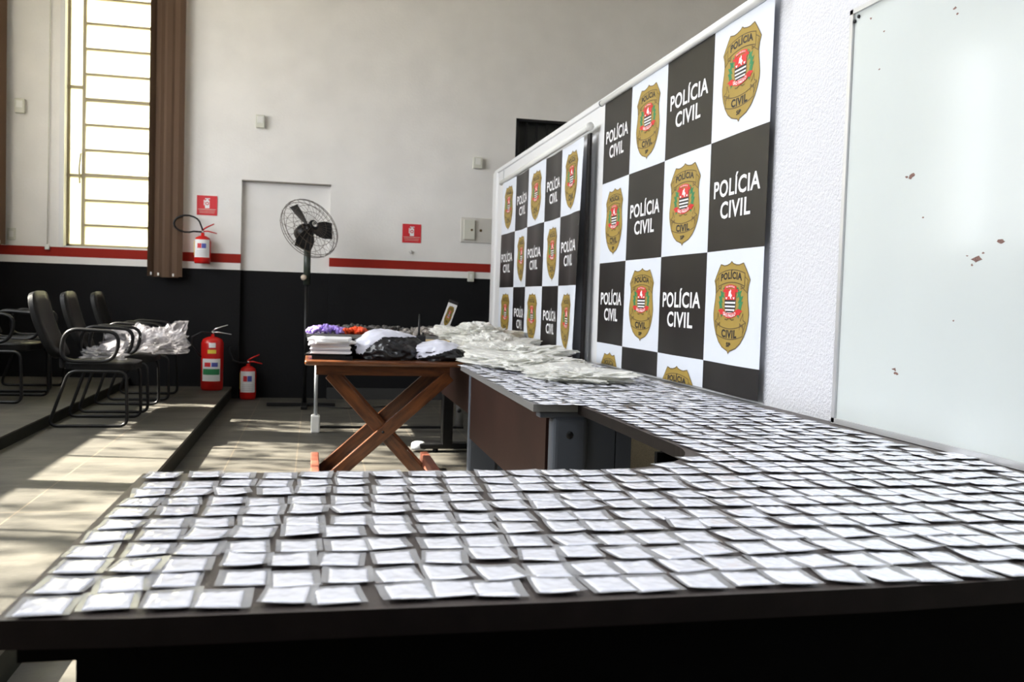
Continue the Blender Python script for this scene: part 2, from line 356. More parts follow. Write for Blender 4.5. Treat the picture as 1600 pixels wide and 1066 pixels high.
def put_text(out, key, cx, base, width, caph, m, lvl, arc=0):
    """arc: curvature - y offset = arc*(dx)^2"""
    vs, fs, (x0, x1, y0, y1) = TX[key]; k = width/(x1-x0); h = caph/CAPH
    nv = []
    for x, y in vs:
        dx = (x-(x0+x1)/2)*k; nv.append((cx+dx, base+y*h+arc*dx*dx))
    out.append((nv, fs, m, lvl))
def arcpoly(x0, x1, yb, th, arc, n=14):
    top = [(x0+(x1-x0)*i/n) for i in range(n+1)]
    cx = (x0+x1)/2
    return [(x, yb+th+arc*(x-cx)**2) for x in top]+[(x, yb+arc*(x-cx)**2) for x in reversed(top)]
def fill(out, poly, m, lvl):
    from mathutils.geometry import tessellate_polygon
    t = tessellate_polygon([[Vector((x, y, 0)) for x, y in poly]]); out.append((list(poly), [list(q) for q in t], m, lvl))
def outline(out, poly, wd, m, lvl, closed=True):
    n = len(poly)
    for i in range(n if closed else n-1):
        a = Vector(poly[i]); b = Vector(poly[(i+1) % n]); d = (b-a)
        if d.length < 1e-6: continue
        d.normalize(); q = Vector((-d.y, d.x))*wd/2
        out.append(([tuple(a-q-d*wd/3), tuple(b-q+d*wd/3), tuple(b+q+d*wd/3), tuple(a+q-d*wd/3)], [[0, 1, 2, 3]], m, lvl))
def badge():
    """unit badge: x -.5..+.5, y 0 (tip) .. 1 (top spike)"""
    o = []
    half = [(0, 1), (.045, .978), (.13, .962), (.21, .958), (.32, .975), (.37, .93), (.42, .88), (.5, .795), (.465, .735), (.452, .66), (.46, .59), (.485, .50), (.5, .43), (.49, .36), (.455, .28), (.40, .20), (.31, .12), (.2, .065), (.09, .04), (.03, .028), (0, 0)]
    poly = half+[(-x, y) for x, y in reversed(half[1:-1])]
    fill(o, poly, M_GOLD, 1); outline(o, poly, .012, M_GDK, 2)
    # upper ribbon
    r = arcpoly(-.37, .37, .775, .135, -.32); fill(o, r, M_GOLD, 2); outline(o, r, .011, M_GDK, 3)
    for s in (-1, 1):
        outline(o, [(s*.37, .72), (s*.28, .70), (s*.28, .745)], .01, M_GDK, 3, False)
        outline(o, [(s*.37, .83), (s*.46, .79), (s*.43, .74), (s*.44, .66), (s*.29, .73)], .01, M_GDK, 3, False)
    put_text(o, '*POLÍCIA', 0, .815, .60, .073, M_INK, 3, -.25)
    # lower ribbon
    r = arcpoly(-.38, .37, .155, .115, .32); fill(o, r, M_GOLD, 2); outline(o, r, .011, M_GDK, 3)
    for s in (-1, 1):
        outline(o, [(s*.38, .28), (s*.29, .335), (s*.29, .27)], .01, M_GDK, 3, False)
        outline(o, [(s*.30, .31), (s*.44, .345), (s*.37, .37), (s*.36, .44), (s*.30, .36)], .01, M_GDK, 3, False)
        outline(o, [(s*.44, .345), (s*.38, .24)], .01, M_GDK, 3, False)
    put_text(o, '*CIVIL', 0, .172, .44, .082, M_INK, 3, .22)
    put_text(o, '*SP', 0, .075, .13, .045, M_INK, 3)
    # laurels
    for s in (-1, 1):
        for k in range(9):
            t = k/8; x = s*(.17+.12*math.sin(math.pi*(t*.72+.16))); y = .44+.235*t
            a = R(90-s*40) if k % 2 else R(90+s*15)
            p = [(x+.105*math.cos(a+q)*(1 if abs(q) < .1 or abs(q-math.pi) < .1 else .4), y+.055*math.sin(a+q)*(1 if abs(q) < .1 or abs(q-math.pi) < .1 else .5)) for q in (0, .7, 2.4, math.pi, 3.9, 5.6)]
            fill(o, p, M_PGRN, 2)
    # shield
    def sh(sc_): return [(-.15*sc_, .70), (.15*sc_, .70), (.15*sc_, .52), (.135*sc_, .475), (.09*sc_, .45-.01*sc_), (0, .437-.006*sc_), (-.09*sc_, .45-.01*sc_), (-.135*sc_, .475), (-.15*sc_, .52)]
    fill(o, sh(1.1), M_GDK, 2); fill(o, sh(1), M_PWHT, 3)
    fill(o, [(-.15, .7), (.15, .7), (.15, .585), (-.15, .585)], M_PRED, 4)
    for k, (a, b, wdt) in enumerate([(.585, .563, .15), (.544, .522, .15), (.504, .483, .145), (.466, .448, .11)]):
        fill(o, [(-wdt, a), (wdt, a), (wdt, b), (-wdt, b)], M_INK, 4)
    fill(o, [(-.055, .62), (-.03, .68), (-.01, .675), (.01, .70), (.03, .68), (.02, .66), (.06, .63), (.03, .61), (.045, .59), (.01, .60), (-.01, .625)], M_PWHT, 5)
    for s in (-1, 1): fill(o, [(s*.13, .615), (s*.105, .61), (s*.08, .615), (s*.085, .60), (s*.105, .588), (s*.125, .60)], M_PWHT, 5)
    r = arcpoly(-.17, .17, .715, .035, -.8); fill(o, r, M_PRED, 5); put_text(o, 'PRO BRASILIA', 0, .724, .25, .017, M_PWHT, 6, -.8)
    for s in (-1, 1): fill(o, [(s*.13, .695), (s*.24, .70), (s*.2, .685), (s*.23, .67), (s*.13, .665)], M_PRED, 4)
    r = arcpoly(-.22, .22, .385, .055, .9)
    for s in (-1, 1): fill(o, [(s*.17, .405), (s*.17, .475), (s*.25, .49), (s*.35, .465), (s*.29, .445), (s*.28, .42), (s*.22, .425)], M_PRED, 5)
    fill(o, r, M_PRED, 6); put_text(o, 'SÃO PAULO', 0, .397, .36, .034, M_PWHT, 7, .8)
    for s in (-1, 1): outline(o, [(0, .39), (s*.07, .365), (s*.13, .372)], .012, M_GDK, 4, False)
    return o
BADGE = badge()
def place_shapes(mb, shapes, fx, lift=.0005):
    for vs, fs, m, lvl in shapes:
        tr = []
        for f in fs:
            for k in range(1, len(f)-1): tr.append((vs[f[0]], vs[f[k]], vs[f[k+1]]))
        out = []
        while tr:
            t = tr.pop(); d = [math.dist(t[i], t[(i+1) % 3]) for i in range(3)]; i = d.index(max(d))
            if d[i] <= .055: out.append(t); continue
            a, b, c = t[i], t[(i+1) % 3], t[(i+2) % 3]; q = ((a[0]+b[0])/2, (a[1]+b[1])/2)
            tr += [(a, q, c), (q, b, c)]
        mb.add([fx(x, y, .0008+lvl*lift) for t in out for x, y in t], [[3*i, 3*i+1, 3*i+2] for i in range(len(out))], m)
def banner(root, cols, rows, first_black, fx, name='printed_sheet'):
    """cols: u boundaries left to right, rows: z boundaries top to bottom; fx(u, z, lift) -> world"""
    mb = MB()
    for c in range(len(cols)-1):
        for r in range(len(rows)-1):
            black = ((c+r) % 2 == 0) == first_black; m = M_BBLACK if black else M_BWHITE
            nu, nz = 24, 8; z0, z1 = rows[r+1], rows[r]
            vs = [fx(cols[c]+(cols[c+1]-cols[c])*i/nu, z0+(z1-z0)*k/nz, 0) for k in range(nz+1) for i in range(nu+1)]
            mb.add(vs, [[k*(nu+1)+i, k*(nu+1)+i+1, (k+1)*(nu+1)+i+1, (k+1)*(nu+1)+i] for k in range(nz) for i in range(nu)], m, True)
    CW = (cols[-1]-cols[0])/(len(cols)-1)
    for c in range(len(cols)-1):
        for r in range(len(rows)-1):
            black = ((c+r) % 2 == 0) == first_black; cu = (cols[c]+cols[c+1])/2; w_ = cols[c+1]-cols[c]
            zt = rows[r]; hgt = .48
            if black:
                o = []
                put_text(o, 'POLÍCIA', 0, -.248, w_*.81, .071, M_PWHT, 1); put_text(o, 'CIVIL', 0, -.342, w_*.535, .071, M_PWHT, 1)
            else:
                o = [([(x*.345*w_/.54, (y-1)*.385-.05) for x, y in vs], fs, m, l) for vs, fs, m, l in BADGE]
            zl = rows[r+1]
            def g(x, y, l, cu=cu, zt=zt):
                return fx(cu+x, max(zt+y, rows[-1]), l)
            if rows[r]-rows[r+1] < .3:
                if black: continue
            place_shapes(mb, o, g)
    return mb.build(name, None, root)
# big banner: u = distance from its far (left) edge towards the camera
def fx2(u, z, l):
    y = 5.41-u; b = .006*math.sin(u*9)*(2.33-z)/1.5
    return (1.703-l+b, y, z)
bn = thing('banner', 'large hanging black and white chequered POLÍCIA CIVIL banner nearest the whiteboard', 'banner', (0, 0, 0), 0)
banner(bn, [0, .49, 1.02, 1.57, 2.11], [2.322, 1.837, 1.357, .876, .752], True, fx2)
MB().tube([(1.695, 5.45, 2.335), (1.695, 3.2, 2.335)], .017, n=12).build('rail', M_WHITE, bn)
MB().tube([(1.695, 5.45, 2.335), (1.695, 5.462, 2.335)], .0185, n=12).build('end_cap', M_BLACK, bn)
def fx1(u, z, l):
    y = 8.22-u; k = (2.2-z)/1.45
    b = -.02-.013*math.sin(u*5.6+.6)*(.35+.65*k)-.007*math.sin(u*12.5+2)*(.5+.5*k)
    return (1.675+b-l-.03*max(0, 1-abs(u-2.6)/.3)*k, y, z)
bn1 = thing('banner', 'smaller rippled black and white chequered POLÍCIA CIVIL banner, farther along the partition', 'banner', (0, 0, 0), 0)
banner(bn1, [0, .54, 1.02, 1.57, 2.02, 2.56], [2.165, 1.70, 1.225, .782, .748], False, fx1)
MB().tube([(1.66, 8.36, 2.185), (1.66, 5.6, 2.215)], .022, n=12).build('rail', M_WHITE, bn1)
MB().box((1.67, 5.60, .748), (1.685, 5.66, 2.18)).build('backing_edge', M_BBLACK, bn1)  # dark strip stands in for the shadow at the banner's near edge
MB().lathe([(0, 0), (.026, 0), (.026, .03), (0, .03)], mtx=Matrix.Translation((1.66, 5.6, 2.215)) @ Matrix.Rotation(R(90), 4, 'X')).build('end_cap', M_WHITE, bn1)

# ------------------------------------------------------------------ whiteboard
wb = thing('whiteboard', 'large white enamel board with chipped spots and an aluminium frame on the partition', 'whiteboard', (0, 0, 0))
mb = MB().box((1.705, .35, .75), (1.728, 2.75, 2.085), M_WB)
random.seed(4)
for (y, z, s) in [(2.414, 1.519, .012), (2.435, 1.518, .005), (2.037, 1.307, .01), (2.122, 1.265, .014), (2.14, 1.25, .004), (2.16, 1.275, .004), (2.10, 1.28, .004), (2.261, 1.959, .006), (2.25, 1.94, .004), (2.45, .947, .008), (2.44, .935, .008), (2.601, 1.872, .004), (2.66, 2.045, .005), (2.585, 1.985, .004), (2.352, 1.392, .004), (2.44, 1.52, .003), (2.2, 1.1, .003)]:
    n = 9; p = [(1.7045, y+s*(random.uniform(.5, 1.3))*math.cos(2*math.pi*k/n)*1.3, z+s*random.uniform(.3, .9)*math.sin(2*math.pi*k/n)) for k in range(n)]
    mb.add(p, [list(range(n))], M_CHIP)
mb.build('panel', None, wb)
MB().box((1.697, 2.75, .745), (1.729, 2.768, 2.1)).box((1.697, .33, 2.085), (1.729, 2.768, 2.1)).box((1.697, .33, .742), (1.729, 2.768, .76)).box((1.697, .33, .745), (1.729, .35, 2.1)).build('frame', M_ALU, wb)
MB().lathe([(0, 0), (.006, 0), (.006, .004), (0, .004)], mtx=Matrix.Translation((1.704, 2.725, 2.07)) @ Matrix.Rotation(R(-90), 4, 'Y'), n=10).build('screw', M_BLACK, wb)
MB().lathe([(0, 0), (.006, 0), (.006, .004), (0, .004)], mtx=Matrix.Translation((1.704, 2.745, 2.06)) @ Matrix.Rotation(R(-90), 4, 'Y'), n=10).build('screw', M_BLACK, wb)

# ------------------------------------------------------------------ desks
T = .74
dk = thing('corner_desk', 'dark brown L-shaped desk in the foreground covered with rows of sachets', 'desk', (0, 0, 0))
cx_, cy_, rr = .615, 2.33, .35
arc = [(cx_+rr*math.cos(a), cy_+rr*math.sin(a)) for a in [R(-90+90*k/14) for k in range(15)]]
poly = [(-.345, 1.118), (-.2, 1.108), (.3, 1.105), (.8, 1.112), (1.725, 1.165), (1.725, 3.245), (.958, 3.245), (.962, 2.9)]+arc[::-1]+[(-.335, 1.985)]
mb = MB(); mb.prism(poly, T-.034, T, M_BROWN, M_EDGE); mb.build('desktop', None, dk)
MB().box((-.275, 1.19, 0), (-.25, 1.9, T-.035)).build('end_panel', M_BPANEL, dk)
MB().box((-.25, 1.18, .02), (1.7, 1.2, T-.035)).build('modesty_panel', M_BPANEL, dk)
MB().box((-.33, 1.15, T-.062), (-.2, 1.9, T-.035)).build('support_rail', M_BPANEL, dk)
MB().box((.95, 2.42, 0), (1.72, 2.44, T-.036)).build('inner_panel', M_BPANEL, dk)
# grey desk beside the banners
gd = thing('office_desk', 'grey-topped desk with brown modesty panel joining the dark brown desk', 'desk', (0, 0, 0))
MB().prism([(.79, 3.25), (1.725, 3.25), (1.725, 5.12), (.815, 5.12)], T-.027, T).build('desktop', M_GREY, gd)
MB().box((.868, 3.36, .335), (.888, 5.08, T-.028)).build('modesty_panel', M_BRPANEL, gd)
lg = MB().box((.868, 3.262, .0), (1.01, 3.335, T-.045), bev=.022, seg=4).box((1.0, 3.275, 0), (1.115, 3.325, T-.045)).box((1.12, 3.275, 0), (1.18, 3.325, T-.045)).build('leg_panel', M_GMET, gd)
MB().lathe([(0, .003), (.012, .003), (.014, 0)], mtx=Matrix.Translation((.935, 3.262, .625)) @ Matrix.Rotation(R(90), 4, 'X'), n=16).build('cap', M_BLACK, lg)
MB().box((.82, 3.27, T-.052), (1.0, 3.33, T-.028), bev=.004).build('bracket', M_GMET, gd)
MB().box((.862, 5.06, 0), (1.03, 5.115, T-.028), bev=.015).box((1.035, 5.07, 0), (1.16, 5.105, T-.03)).box((1.165, 5.07, 0), (1.4, 5.105, T-.03)).build('leg_panel', M_GMET, gd)
# second grey desk
g2 = thing('office_desk', 'farther grey desk with brown modesty panel standing on black T-shaped legs', 'desk', (0, 0, 0))
MB().box((.885, 5.13, T-.027), (1.725, 6.78, T)).build('desktop', M_GREY, g2)
MB().box((.90, 5.2, .44), (.918, 6.5, T-.028)).build('modesty_panel', M_BRPANEL, g2)
MB().box((.925, 6.55, .05), (1.0, 6.66, T-.028), bev=.006).box((1.14, 6.56, .05), (1.2, 6.65, T-.028), bev=.006).build('leg', M_BMET, g2)
ft = MB().box((.76, 6.55, .025), (1.5, 6.66, .065), bev=.01).build('foot', M_BMET, g2)
MB().lathe([(0, .055), (.03, .055), (.05, .045), (.055, .02), (.055, 0), (0, 0)], c=(.76, 6.605, .018), n=16).build('foot_cap', M_GLIGHT, ft)
MB().lathe([(0, 0), (.02, 0), (.02, .025), (0, .025)], c=(.88, 6.58, 0), n=10).build('glide', M_BMET, ft)
# rear table
rt_ = thing('rear_table', 'long grey-edged table by the black wall holding violet and orange tubes', 'table', (0, 0, 0))
MB().box((-.055, 7.52, .765), (1.635, 8.35, .795)).build('tabletop', M_GREY, rt_)
lgp = MB().tube([(.03, 7.55, .12), (.03, 7.55, .765)], .014).build('leg', M_GLIGHT, rt_)
MB().box((-.005, 7.5, 0), (.065, 7.6, .14), bev=.01).build('foot', M_WHITE, lgp)
MB().tube([(.03, 8.3, 0), (.03, 8.3, .765)], .016).build('leg', M_BMET, rt_)
lgs = MB().tube([(1.26, 7.9, 0), (1.26, 7.9, .765)], .036, n=16).build('leg', M_CHROME, rt_)
MB().lathe([(0, .002), (.018, .002), (.018, 0)], mtx=Matrix.Translation((1.25, 7.865, .14)) @ Matrix.Rotation(R(90), 4, 'X'), n=12).build('cable_hole', M_BLACK, lgs)
MB().box((.06, 7.54, .03), (1.24, 7.57, .05)).build('stretcher', M_BMET, rt_)

# ------------------------------------------------------------------ folding wooden table
ftb = thing('folding_table', 'varnished reddish wooden folding table with crossed X legs', 'table', (0, 0, 0))
MB().box((-.045, 5.3, .712), (.862, 5.96, .742), bev=.013, seg=3).build('tabletop', M_WOOD, ftb)
MB().box((.02, 5.36, .655), (.79, 5.385, .712)).box((.02, 5.87, .655), (.79, 5.895, .712)).build('apron', M_WOOD, ftb)
def slat(a, b, y, nm='leg'):
    a = Vector((a[0], y, a[1])); b = Vector((b[0], y, b[1])); d = (b-a); L = d.length; d.normalize()
    q = Matrix((d, Vector((0, 1, 0)), d.cross(Vector((0, 1, 0))))).transposed().to_4x4(); q.translation = a
    o = MB().box((0, -.013, -.037), (L, .013, .037), bev=.004).build(nm, M_WOOD, ftb); o.matrix_local = q; return o
slat((.70, .0), (.10, .66), 5.40); slat((.06, .0), (.79, .66), 5.372)
slat((.70, .0), (.10, .66), 5.85); slat((.06, .0), (.79, .66), 5.88)
for x, s in ((.045, 1), (.72, -1)):
    MB().add([(x-.03*s-.03, 5.36, 0), (x-.03*s+.03, 5.36, 0), (x+.05*s+.005, 5.36, .17), (x+.05*s-.03, 5.36, .17), (x-.03*s-.03, 5.9, 0), (x-.03*s+.03, 5.9, 0), (x+.05*s+.005, 5.9, .17), (x+.05*s-.03, 5.9, .17)],
             [[0, 1, 2, 3], [7, 6, 5, 4], [0, 4, 5, 1], [1, 5, 6, 2], [2, 6, 7, 3], [3, 7, 4, 0]]) if False else None
MB().box((.0, 5.3, 0), (.05, 5.98, .105), bev=.006).build('foot_bar', M_WOOD2, ftb)
MB().box((.70, 5.3, 0), (.75, 5.98, .105), bev=.006).build('foot_bar', M_WOOD2, ftb)
MB().tube([(.408, 5.355, .325), (.408, 5.9, .325)], .008).build('pivot_rod', M_BMET, ftb)

# ------------------------------------------------------------------ crumpled shapes
def crumple(seed, size, amp=.25, sub=4, freq=2.2, spikes=0, flat=True, fine=0):
    b = bmesh.new(); bmesh.ops.create_icosphere(b, subdivisions=sub, radius=1); random.seed(seed)
    sp_ = [(Vector((random.uniform(-1, 1), random.uniform(-1, 1), random.uniform(-.1, .9))).normalized(), random.uniform(.3, .7)) for _ in range(spikes)]
    off = Vector((seed*7.3, seed*3.1, seed))
    for v in b.verts:
        d = v.co.normalized(); n = noise.fractal(d*freq+off, 1, 2, 4); rg = abs(noise.noise(d*freq*2.3+off))
        k = 1+amp*n-amp*1.1*rg
        if fine: k += fine*(.5-abs(noise.noise(Vector((d.x*5, d.y*11, d.z*5))*1.3+off)))
        for q, h in sp_:
            c = d.dot(q)
            if c > .86: k += h*((c-.86)/.14)**1.6
        v.co = Vector((d.x*size[0]*k, d.y*size[1]*k, d.z*size[2]*k))
        if flat: v.co.z = max(v.co.z, -size[2]*.35)
        v.co.z += size[2]*.35
    return b
def crumpled(name, seed, size, loc, m, label, cat, group=None, rz=0, **k):
    o = MB().bm(crumple(seed, size, **k), smooth=False).build(name, m); o.location = loc; o.rotation_euler = (0, 0, rz); return tag(o, label, cat, group)
# black mailer bags on the folding table
def mailer(seed, size, loc, label, thr):
    o = thing('plastic_mailer', label, 'bag', loc)
    b = crumple(seed, size, amp=.15, sub=5, freq=1.35)
    top = bmesh.new(); vm = {}
    for f in b.faces:
        c = f.calc_center_median()
        if c.z/size[2] > thr(c.x/size[0], c.y/size[1]):
            vs = []
            for v in f.verts:
                if v.index not in vm: vm[v.index] = top.verts.new(v.co*1.012+Vector((0, 0, .0025)))
                vs.append(vm[v.index])
            top.faces.new(vs)
    MB().bm(b, smooth=True).build('black_film', M_BPLAS, o); MB().bm(top, smooth=True).build('white_face', M_WPLAS, o)
    return o
mailer(3, (.21, .17, .125), (.425, 5.53, .742), 'left of two bulging black plastic parcels with white upper face on folding table', lambda x, y: .25+.8*min(1, max(0, (x+.65)/.55))**.7+(.6 if x < -.85 else 0) if y < .3 else .6)
mailer(8, (.17, .15, .085), (.745, 5.5, .742), 'flatter right-hand black plastic parcel with white upper face on folding table', lambda x, y: .12+.9*min(1, max(0, (x+.8)/1.5)) if y < .4 else .3)
# documents
random.seed(11)
docs = [(.02, M_BLACK, 'black document folder at the bottom of the paper pile'), (.012, M_BLACK, 'dark folder second from the bottom of the paper pile'), (.014, M_PAPER, 'white paper bundle third from the bottom of the pile'),
        (.013, M_PGREY, 'grey paper bundle just above the lowest white bundle in the pile'), (.016, M_PAPER, 'white paper bundle in the middle of the pile'), (.012, M_PGREY, 'lilac grey paper bundle below the two upper bundles'),
        (.014, M_PAPER, 'white paper bundle second from the top of the pile'), (.016, M_PAPER, 'white paper bundle on top of the pile beside the black parcel')]
z = .7425
for i, (h, m, lb) in enumerate(docs):
    o = MB().box((-.115, -.15, 0), (.115, .15, h), bev=.002)
    q = MB()
    for k in range(3): q.box((-.115+random.uniform(-.004, .004), -.15+random.uniform(-.004, .004), h*k/3+.0003), (.112+random.uniform(-.004, .004), .15, h*(k+1)/3-.0006))
    q = q.build('document_bundle', m); q.location = (.105+random.uniform(-.02, .02), 5.52+random.uniform(-.01, .01), z); q.rotation_euler = (0, 0, random.uniform(-.12, .12)); z += h+.0005
    tag(q, lb, 'documents', 'documents piled on the folding table')
# cardboard box and two-way radio
cb = MB().box((-.1, -.06, 0), (.09, .06, .105), bev=.002).build('cardboard_box', M_CARD); cb.location = (.755, 5.82, .742); tag(cb, 'low tan cardboard box behind the right-hand parcel', 'box')
rd = thing('two_way_radio', 'black two-way radio standing upright between the two parcels', 'radio', (.648, 5.66, .742))
MB().box((-.028, -.018, 0), (.028, .018, .14), bev=.006).build('body', M_BLACK, rd)
MB().tube([(-.012, 0, .13), (-.012, 0, .17), (-.014, 0, .27)], [.008, .007, .004]).build('antenna', M_BLACK, rd)
MB().lathe([(0, .018), (.007, .018), (.008, 0)], c=(.014, 0, .14), n=10).build('knob', M_BLACK, rd)

# ------------------------------------------------------------------ heaps on the rear table
def heap(name, label, cat, group, n, m, x0, x1, y0, y1, hmax, L, r, seed, zb=.795):
    random.seed(seed); first = None; res = []
    b = MB().tube([(0, 0, -L/2), (0, 0, L*.15), (0, 0, L*.2), (0, 0, L*.5)], [r*.6, r, r*1.25, r*1.2], n=6)
    for i in range(n):
        if first is None: o = first = b.build(name, m)
        else: o = first.copy(); sc.collection.objects.link(o)
        x = random.uniform(x0, x1); y = random.uniform(y0, y1); k = 1-abs((x-(x0+x1)/2)/((x1-x0)/2))**3
        o.location = (x, y, zb+r+random.random()**.7*hmax*k); o.rotation_euler = (random.uniform(.9, 2.2), random.uniform(-.4, .4), random.uniform(0, 6.28))
        if random.random() < .12: o.rotation_euler.x = random.uniform(-.5, .5); o.location.z = zb+L/2
        tag(o, label, cat, group); res.append(o)
    return res
heap('violet_tube', 'small violet plastic tube in the heap at left end of rear table', 'tube', 'violet tubes heaped on the rear table', 110, M_PURP, -.04, .26, 7.56, 7.8, .045, .05, .012, 1)
heap('orange_tube', 'small orange plastic tube in the heap beside the violet tubes', 'tube', 'orange tubes heaped on the rear table', 70, M_ORAN, .25, .43, 7.56, 7.75, .035, .05, .012, 2)
heap('dark_tube', 'small dark tube lying behind the violet and orange heaps', 'tube', 'dark tubes behind the bright heaps', 70, M_SMOKE, .1, .85, 7.85, 8.25, .04, .06, .013, 3)
# grey packets
random.seed(9)
base = [MB().bm(crumple(40+i, (.035, .028, .012), amp=.5, sub=2, freq=2.5)).build('foil_packet', M_GPACK) for i in range(5)]
for i in range(170):
    o = base[i] if i < 5 else base[i % 5].copy()
    if i >= 5: sc.collection.objects.link(o)
    x = random.uniform(.72, 1.58); y = random.uniform(7.56, 8.28); k = max(0, 1-((x-1.2)/.55)**2)*max(0, 1-((y-7.9)/.6)**2)
    o.location = (x, y, .797+random.random()*.07*k); o.rotation_euler = (random.uniform(-.7, .7), random.uniform(-.7, .7), random.uniform(0, 6.28))
    tag(o, 'small crumpled grey packet in the heap under the tilted emblem card', 'packet', 'grey packets heaped on the rear table')
# tilted emblem card
cs = thing('emblem_card', 'narrow white card with gold police emblem standing tilted on the grey packets', 'card', (1.08, 7.80, .835))
q = MB().box((-.04, -.004, 0), (.04, .004, .27), M_PWHT).box((-.0405, -.0045, .245), (.0405, .0045, .272), M_INK).box((-.0405, -.0045, .018), (.0405, .0045, .024), M_INK)
place_shapes(q, [([(x*.055, y*.18+.045) for x, y in vs], fs, m, l) for vs, fs, m, l in BADGE], lambda x, y, l: (x, -.0045-l, y), .0003)
q.build('printed_card', None, cs)
MB().box((-.05, -.02, -.012), (.05, .02, .006), bev=.003).build('red_base', M_RED, cs)
cs.rotation_euler = (0, R(19), 0)

# ------------------------------------------------------------------ milky plastic on the grey desks
random.seed(21)
for i, (x, y, sx, sy_, h, zb, lb) in enumerate([
    (1.26, 7.05, .28, .40, .075, .80, 'milky plastic bag farthest along the desks, beside the rear table'),
    (1.22, 6.35, .29, .46, .07, .75, 'milky plastic bag at the far end of the grey desks, behind right-hand parcel'),
    (1.22, 5.62, .29, .45, .065, .75, 'milky plastic bag beside the foot of the rippled banner'),
    (1.20, 4.98, .28, .42, .045, .75, 'flattened milky plastic bag over the sachets in the middle of the pile'),
    (1.28, 4.38, .25, .36, .032, .748, 'flattest milky plastic bag, nearest the camera over the sachets')]):
    crumpled('plastic_bag', 60+i, (sx, sy_, h), (x, y, zb), M_CRM, lb, 'plastic bag', 'milky plastic bags on the grey desks', amp=.30, sub=6, freq=2.4, spikes=4, fine=.28, rz=random.uniform(-.3, .3))

# ------------------------------------------------------------------ sachets
def sheet_pts(nx, ny, w_, h_, fz): return [(-w_/2+w_*i/nx, -h_/2+h_*k/ny, fz(-1+2*i/nx, -1+2*k/ny)) for k in range(ny+1) for i in range(nx+1)], [[k*(nx+1)+i, k*(nx+1)+i+1, (k+1)*(nx+1)+i+1, (k+1)*(nx+1)+i] for k in range(ny) for i in range(nx)]
def sachet_geo(seed, lo=False):
    rs = random.Random(seed); a, b, c = rs.uniform(-.0006, .0022), rs.uniform(-.0006, .0014), rs.uniform(-.0022, .0022); off = Vector((seed*3.7, seed, 0)); sh = rs.uniform(-.004, .004); ed = rs.choice((-1, 1))
    nx, ny = (6, 5) if lo else (12, 10)
    cur = lambda x, y: .0010+max(0, a*x*x+b*y*y+c*x*y)+max(0, -y)*.0006+.0005*noise.noise(Vector((x*2.2, y*2.2, 0))+off)
    film = sheet_pts(nx, ny, .068, .079, lambda x, y: max(.0004, cur(x, y)))
    film = ([(x+sh*y*12, y, z) for x, y, z in film[0]], film[1])
    nx, ny = (5, 4) if lo else (16, 12); s1, s2 = .0515, .063
    def top(x, y): return cur(x*.8, y*.8)+.0010+.0016*max(0, (1-x**8)*(1-y**8))*(1+.5*noise.noise(Vector((x*1.7, y*1.7, 3))+off))+.0009*noise.noise(Vector((x*3.2, y*3.8, 5))+off)
    cx0 = ed*rs.uniform(.0, .0035); cy0 = -.005
    t = sheet_pts(nx, ny, s1, s2, top)
    vs = [(x+cx0+sh*y*12, y+cy0, z) for x, y, z in t[0]]; fs = list(t[1]); n0 = len(vs)
    ring = [i for i in range(nx+1)]+[(k+1)*(nx+1)-1 for k in range(1, ny+1)]+[ny*(nx+1)+i for i in range(nx-1, -1, -1)]+[k*(nx+1) for k in range(ny-1, 0, -1)]
    for i in ring: vs.append((vs[i][0]*1.0, vs[i][1], max(.0003, cur(vs[i][0]/.034, vs[i][1]/.0395)-.0002)))
    m = len(ring)
    for i in range(m): fs.append([ring[(i+1) % m], ring[i], n0+i, n0+(i+1) % m])
    return film, (vs, fs)
NV = 14; GEO = [sachet_geo(i) for i in range(NV)]; GLO = [sachet_geo(i+50, True) for i in range(10)]
MES = []
for i in range(NV):
    ms = []
    for g, m, nm in ((GEO[i][0], M_FILM, 'zip_sachet'), (GEO[i][1], M_FILL, 'powder_fill')):
        q = MB(); q.add(g[0], g[1], m, True); o = q.build(nm); ms.append(o.data); bpy.data.objects.remove(o)
    MES.append(ms)
rs = random.Random(77)
# grid of rows (parallel to the front edge) and places in each row
slots = []
for r in range(34):
    y = 1.158+.0782*min(r, 11)+.0715*max(0, r-11)
    if y > 3.2: break
    pitch = .0690+.0005*min(r, 14); x0 = -.302+.0018*min(r, 10); n = 0
    for q in range(60):
        x = x0+pitch*q
        if x > 1.69: break
        if r >= 11 and x < (.615+math.sqrt(max(0, .35**2-(y-2.33)**2)) if y < 2.33 else .963)+.038: continue
        n += 1; loose = 1.7 if (x > 1.35 and 1.75 < y < 2.8) else 1
        slots.append((x+rs.gauss(0, .004)*loose, y+rs.gauss(0, .004)*loose, r+1, n, loose))
def vis(x, y):
    d = Vector((x, y, T))-Vector((0, 0, H)); z = d.dot(fw); px = 800+F_PX*d.dot(r2)/z; py = 533-F_PX*d.dot(u2)/z
    return -30 < px < 1630 and py < 1090, z
cand = []
for s in slots:
    v, zz = vis(s[0], s[1])
    if v: cand.append((zz, s))
cand.sort(); near = [s for _, s in cand[:300]]; rest = [s for _, s in cand[300:]]
far_total = {}
